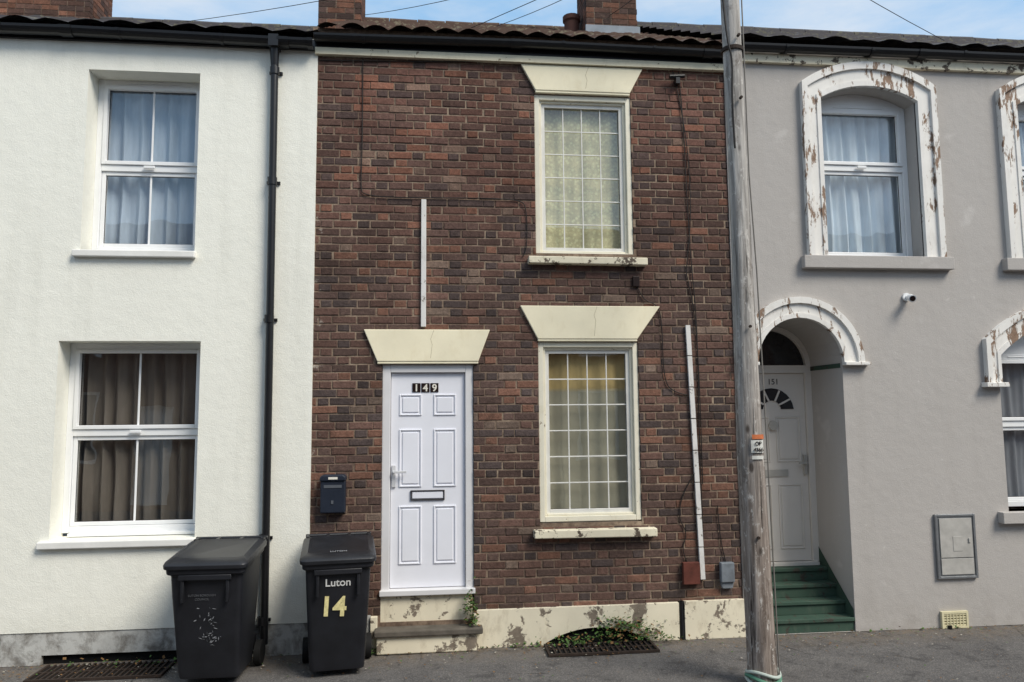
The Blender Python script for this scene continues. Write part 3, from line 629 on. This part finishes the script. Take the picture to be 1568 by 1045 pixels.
# ================================================================== POLE
up=empty('utility_pole');b=B();rings=[];ns=40
zs=[-.1+i*.06 for i in range(115)]
for z in zs:
    t=z/6.7;r0=.113-.012*min(1,z/1.7)-.022*max(0,min(1,(z-1.7)/1.6))-.006*max(0,(z-3.3)/3)
    cx=2.512-.034*min(1,z/1.8)-.006*(max(0,z-1.8));ring=[]
    for i in range(ns):
        a=2*math.pi*i/ns;rr=r0*(1+.06*mnoise.noise(Vector((math.cos(a)*2.2,math.sin(a)*2.2,z*.8)))+.05*mnoise.noise(Vector((math.cos(a)*7,math.sin(a)*7,z*.5)))+.02*mnoise.noise(Vector((math.cos(a)*5,math.sin(a)*5,z*6))))
        ring.append((cx+rr*math.cos(a),-1.2+rr*math.sin(a),z))
    rings.append(ring)
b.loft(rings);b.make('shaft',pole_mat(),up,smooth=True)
b=B()
def plate(z0,z1,a0,a1,r,m):
    n=6
    for i in range(n):
        a=math.radians(a0+(a1-a0)*i/n);c=math.radians(a0+(a1-a0)*(i+1)/n);cx=2.48
        b.face([(cx+r*math.sin(a),-1.2-r*math.cos(a),z0),(cx+r*math.sin(c),-1.2-r*math.cos(c),z0),(cx+r*math.sin(c),-1.2-r*math.cos(c),z1),(cx+r*math.sin(a),-1.2-r*math.cos(a),z1)],m)
plate(1.87,1.905,-15,42,.112,0);plate(1.765,1.862,-20,36,.112,1);plate(1.715,1.742,-18,34,.112,1)
b.make('id_labels',[simple('orange_label',(196,112,70),.6,.2,30),simple('white_label',(206,206,200),.6,.2,30)],up,recalc=False)
text('label_text','OP',.042,(2.497,-1.3145,1.822),PLATE,up,(math.pi/2,0,math.radians(9)),off=.0005);text('label_text_2','4366',.042,(2.497,-1.3145,1.775),PLATE,up,(math.pi/2,0,math.radians(9)),off=.0005)
b=B()
for z in (1.12,2.75,4.62,5.15):
    b.cyl((2.47,-1.305 if z<3 else -1.29,z),(2.47,-1.32,z),.012,8)
b.loft([[(2.455+(.083+rr)*math.cos(a),-1.2+(.083+rr)*math.sin(a),z) for a in [2*math.pi*i/24 for i in range(24)]] for z,rr in ((5.05,.0),(5.05,.008),(5.08,.008),(5.08,.0))]);b.make('bolts_and_band',IRON,up)
cable('pole_cable',[(2.36,-1.22,6.4),(2.365,-1.25,5.6),(2.38,-1.285,5.1),(2.42,-1.29,4.95),(2.40,-1.285,4.6),(2.41,-1.29,4.2)],.008,CABLE,up,True)
cable('pole_cable_riser',[(2.535,-1.24,6.4),(2.54,-1.245,4.0),(2.565,-1.26,3.2),(2.585,-1.275,1.7),(2.612,-1.27,0)],.006,simple('grey_cable',(120,116,110),.6),up)
b=B()
for k,(z,rr,mm) in enumerate(((.10,.013,0),(.06,.016,1),(.025,.015,0))):
    n=28;c=[]
    for i in range(n):
        a=2*math.pi*i/n;R=.122
        c.append([(2.512+(R+rr*math.cos(t))*math.cos(a),-1.2+(R+rr*math.cos(t))*math.sin(a),z+.02*math.sin(a*2+k)+rr*math.sin(t)) for t in [2*math.pi*j/8 for j in range(8)]])
    b.loft(c+[c[0]],mm,False)
b.make('wrapped_rope',[simple('pale_rope',(176,186,178),.8),simple('green_rope',(86,130,110),.8)],up,smooth=True)
ow=empty('overhead_wires')
for x,y,z in ((-4.7,4,7.7),(-1.15,3.4,7.75),(.3,4,7.8),(2.2,3.8,7.9),(9.8,3.8,7.4),(-3.2,6,7.4)):
    n=12;P0=Vector((2.46,-1.2,6.3));P1=Vector((x,y,z))
    cable('wire',[tuple(P0.lerp(P1,i/n)-Vector((0,0,.35*4*(i/n)*(1-i/n)*.4))) for i in range(n+1)],.004,CABLE,ow)
# ================================================================== GROUND
def slab(name,x0,x1,y0,y1,z0,z1,mat,bev=0):
    b=B();b.box(x0,x1,y0,y1,z0,z1);return b.make(name,mat,None,bevel=bev)
b=B();b.face([(-400,-400,-.14),(400,-400,-.14),(400,400,-.14),(-400,400,-.14)]);b.make('ground',ROAD,None,recalc=False)
b=B();b.face([(-60,-8.1,-.125),(60,-8.1,-.125),(60,-2.05,-.125),(-60,-2.05,-.125)]);b.make('road',ROAD,None,recalc=False)
b=B();nx,ny=160,40;X0,X1,Y0,Y1=-12,14,-1.9,.3
for j in range(ny+1):
    for i in range(nx+1):
        x=X0+(X1-X0)*i/nx;y=Y0+(Y1-Y0)*j/ny;b.v.append((x,y,.006*mnoise.noise(Vector((x*1.2,y*1.5,0)))+.003*mnoise.noise(Vector((x*5,y*5,2)))-.004))
for j in range(ny):
    for i in range(nx): b.f.append([j*(nx+1)+i,j*(nx+1)+i+1,(j+1)*(nx+1)+i+1,(j+1)*(nx+1)+i]);b.m.append(0);b.c.append((1,1,1,1))
b.make('pavement',PAVE,None,smooth=True,recalc=False)
slab('kerb',-12,14,-2.05,-1.902,-.15,-.002,KERB,.015);slab('kerb',-40,40,-8.25,-8.1,-.15,-.002,KERB,.015);slab('pavement',-40,40,-9.9,-8.252,-.15,-.004,PAVE)
# gratings
for nm,x0,x1,y0,y1 in (('cellar_grating',-3.2,-2.2,-.42,-.06),('cellar_grating',1.0,1.94,-.34,-.06)):
    g=empty(nm);b=B();b.box(x0,x1,y0,y1,.0,.004);b.make('pit_dark_sheet',DARK,g)  # flat black sheet under the bars paints the shade of a pit
    b=B();b.box(x0-.02,x1+.02,y0-.02,y0,.0,.02);b.box(x0-.02,x0,y0,y1,0,.02);b.box(x1,x1+.02,y0,y1,0,.02)
    k=int((x1-x0)/.045)
    for i in range(1,k): x=x0+(x1-x0)*i/k;b.box(x-.007,x+.007,y0,y1,.005,.018)
    b.box(x0,x1,(y0+y1)/2-.008,(y0+y1)/2+.008,.006,.015);b.make('bars',IRON,g)
# weeds and litter
def weeds(name,spots,mat=None):
    b=B()
    for cx,cy,cz,n,sp,h in spots:
        for i in range(n):
            x=cx+random.gauss(0,sp);y=min(-.05,cy+random.gauss(0,.04));z=cz+abs(random.gauss(0,h));a=random.uniform(0,6.28);L=random.uniform(.014,.042);t=random.uniform(-.8,.8)
            d=Vector((math.cos(a),math.sin(a)*.6,t)).normalized()*L;s=Vector((-math.sin(a),math.cos(a),random.uniform(-.5,.5))).normalized()*L*.38;p=Vector((x,y,z))
            b.face([p,p+d*.5+s,p+d,p+d*.5-s],0 if random.random()<.75 else 1)
    return b.make(name,[LEAF,DRY],None,recalc=False)
weeds('weeds',[(1.72,-.07,.14,190,.12,.05),(1.72,-.09,.06,160,.18,.06),(1.45,-.12,.03,150,.25,.05),(1.95,-.10,.04,110,.08,.07),(.32,-.06,.33,130,.028,.08),(.34,-.07,.22,90,.03,.06),(2.15,-.1,.02,40,.1,.02),(.7,-.07,.01,40,.2,.015),(-.52,-.1,.02,30,.05,.02),(1.2,-.1,.03,60,.1,.03),(-2.6,-.1,.02,60,.3,.02),(4.6,-.06,.01,30,.3,.015)])
b=B()
for i in range(2000):
    x=random.uniform(-4.2,6.5);y=-.03-abs(random.gauss(0,.22)) if random.random()<.72 else random.uniform(-1.7,-.1)
    if y<-1.8: continue
    L=random.uniform(.004,.022);a=random.uniform(0,6.28);d=Vector((math.cos(a),math.sin(a),random.uniform(-.2,.3)))*L;s=Vector((-math.sin(a),math.cos(a),random.uniform(-.3,.3)))*L*.5;p=Vector((x,y,.012+.004*random.random()))
    b.face([p,p+d*.5+s,p+d,p+d*.5-s],random.choice([0,0,0,1,2]))
b.make('leaf_litter',[DRY,simple('pale_debris',(160,154,142),.9),LEAF],None,recalc=False)
# ================================================================== OPPOSITE TERRACE (behind the camera, seen in reflections)
ot=empty('terraced_house');b=B();yo=-9.9
holes=[]
for i in range(-3,4):
    c=i*3.9+.6;holes+= [(c-1.2,c-.2,1.0,2.6),(c-1.2,c-.2,3.4,4.9),(c+.6,c+1.4,.1,2.3)]
b2=B();wall_panel(b2,-14,15,0,5.4,yo,holes,-.15);b2.make('front_wall',OPB,ot)
b2=B()
for h in holes: b2.box(h[0],h[1],yo-.2,yo-.14,h[2],h[3],0 if h[2]>.5 else 1);sash(b2,h[0],h[1],h[2],h[3],yo-.14,yo-.08,.07,1)
b2.make('windows_and_doors',[simple('opposite_pane',(60,66,74),.1,.2,2,0,.6),UPVC],ot)
b2=B();b2.face([(-14,yo+.2,5.4),(15,yo+.2,5.4),(15,yo-3.8,7.4),(-14,yo-3.8,7.4)]);b2.face([(-14,yo-8,5.4),(15,yo-8,5.4),(15,yo-3.8,7.4),(-14,yo-3.8,7.4)]);b2.make('roof',SLT,ot)
b2=B();b2.box(-14,15,yo-8,yo-7.9,0,5.4);b2.make('back_wall',OPB,ot)
# ================================================================== LIGHT
sv=Vector((.48,-.48,.73)).normalized();el=math.asin(sv.z);az=math.atan2(sv.x,sv.y)
L=bpy.data.lights.new('sun','SUN');L.energy=3.8;L.angle=math.radians(26);L.color=(1,.935,.83)
lo=bpy.data.objects.new('sun',L);COL.objects.link(lo);lo.rotation_euler=sv.to_track_quat('Z','Y').to_euler()
W=bpy.data.worlds.new('World');S.world=W;W.use_nodes=True;t=W.node_tree;bg=t.nodes['Background'];bg.inputs[1].default_value=.15
sk=t.nodes.new('ShaderNodeTexSky');sk.sky_type='NISHITA';sk.sun_disc=False;sk.sun_elevation=el;sk.sun_rotation=az;sk.dust_density=1.2;sk.ozone_density=1.0
tc=t.nodes.new('ShaderNodeTexCoord');mp=t.nodes.new('ShaderNodeMapping');mp.inputs['Scale'].default_value=(1.2,1.2,4);nz=t.nodes.new('ShaderNodeTexNoise');nz.inputs['Scale'].default_value=2.2;nz.inputs['Detail'].default_value=7;nz.inputs['Roughness'].default_value=.6
rp=t.nodes.new('ShaderNodeValToRGB');rp.color_ramp.elements[0].position=.36;rp.color_ramp.elements[0].color=(0,0,0,1);rp.color_ramp.elements[1].position=.66;rp.color_ramp.elements[1].color=(1,1,1,1)
cc=t.nodes.new('ShaderNodeMix');cc.data_type='RGBA';cc.inputs[6].default_value=(2.5,4.3,6.4,1);cc.inputs[7].default_value=(5.9,6.3,6.7,1)
mx=t.nodes.new('ShaderNodeMix');mx.data_type='RGBA';mx.inputs[0].default_value=.8
t.links.new(tc.outputs['Generated'],mp.inputs[0]);t.links.new(mp.outputs[0],nz.inputs[0]);t.links.new(nz.outputs[0],rp.inputs[0]);t.links.new(rp.outputs[0],cc.inputs[0]);t.links.new(sk.outputs[0],mx.inputs[6]);t.links.new(cc.outputs[2],mx.inputs[7]);t.links.new(mx.outputs[2],bg.inputs[0])
S.view_settings.view_transform='Standard';S.view_settings.look='None';S.view_settings.exposure=0
# ================================================================== CAMERA
ps,th,ro=.1052,.0951,.0085
F=Vector((math.sin(ps)*math.cos(th),math.cos(ps)*math.cos(th),math.sin(th)));R=Vector((math.cos(ps),-math.sin(ps),0));U=R.cross(F)
CX=R*math.cos(ro)-U*math.sin(ro);CY=R*math.sin(ro)+U*math.cos(ro)
cd=bpy.data.cameras.new('camera');cd.sensor_width=36;cd.sensor_fit='HORIZONTAL';cd.lens=1130/1568*36;cd.clip_end=1500;cd.clip_start=.05
co=bpy.data.objects.new('camera',cd);COL.objects.link(co)
M=Matrix((CX,CY,-F)).transposed().to_4x4();M.translation=Vector((0,-6.85,2.1));co.matrix_world=M
S.camera=co
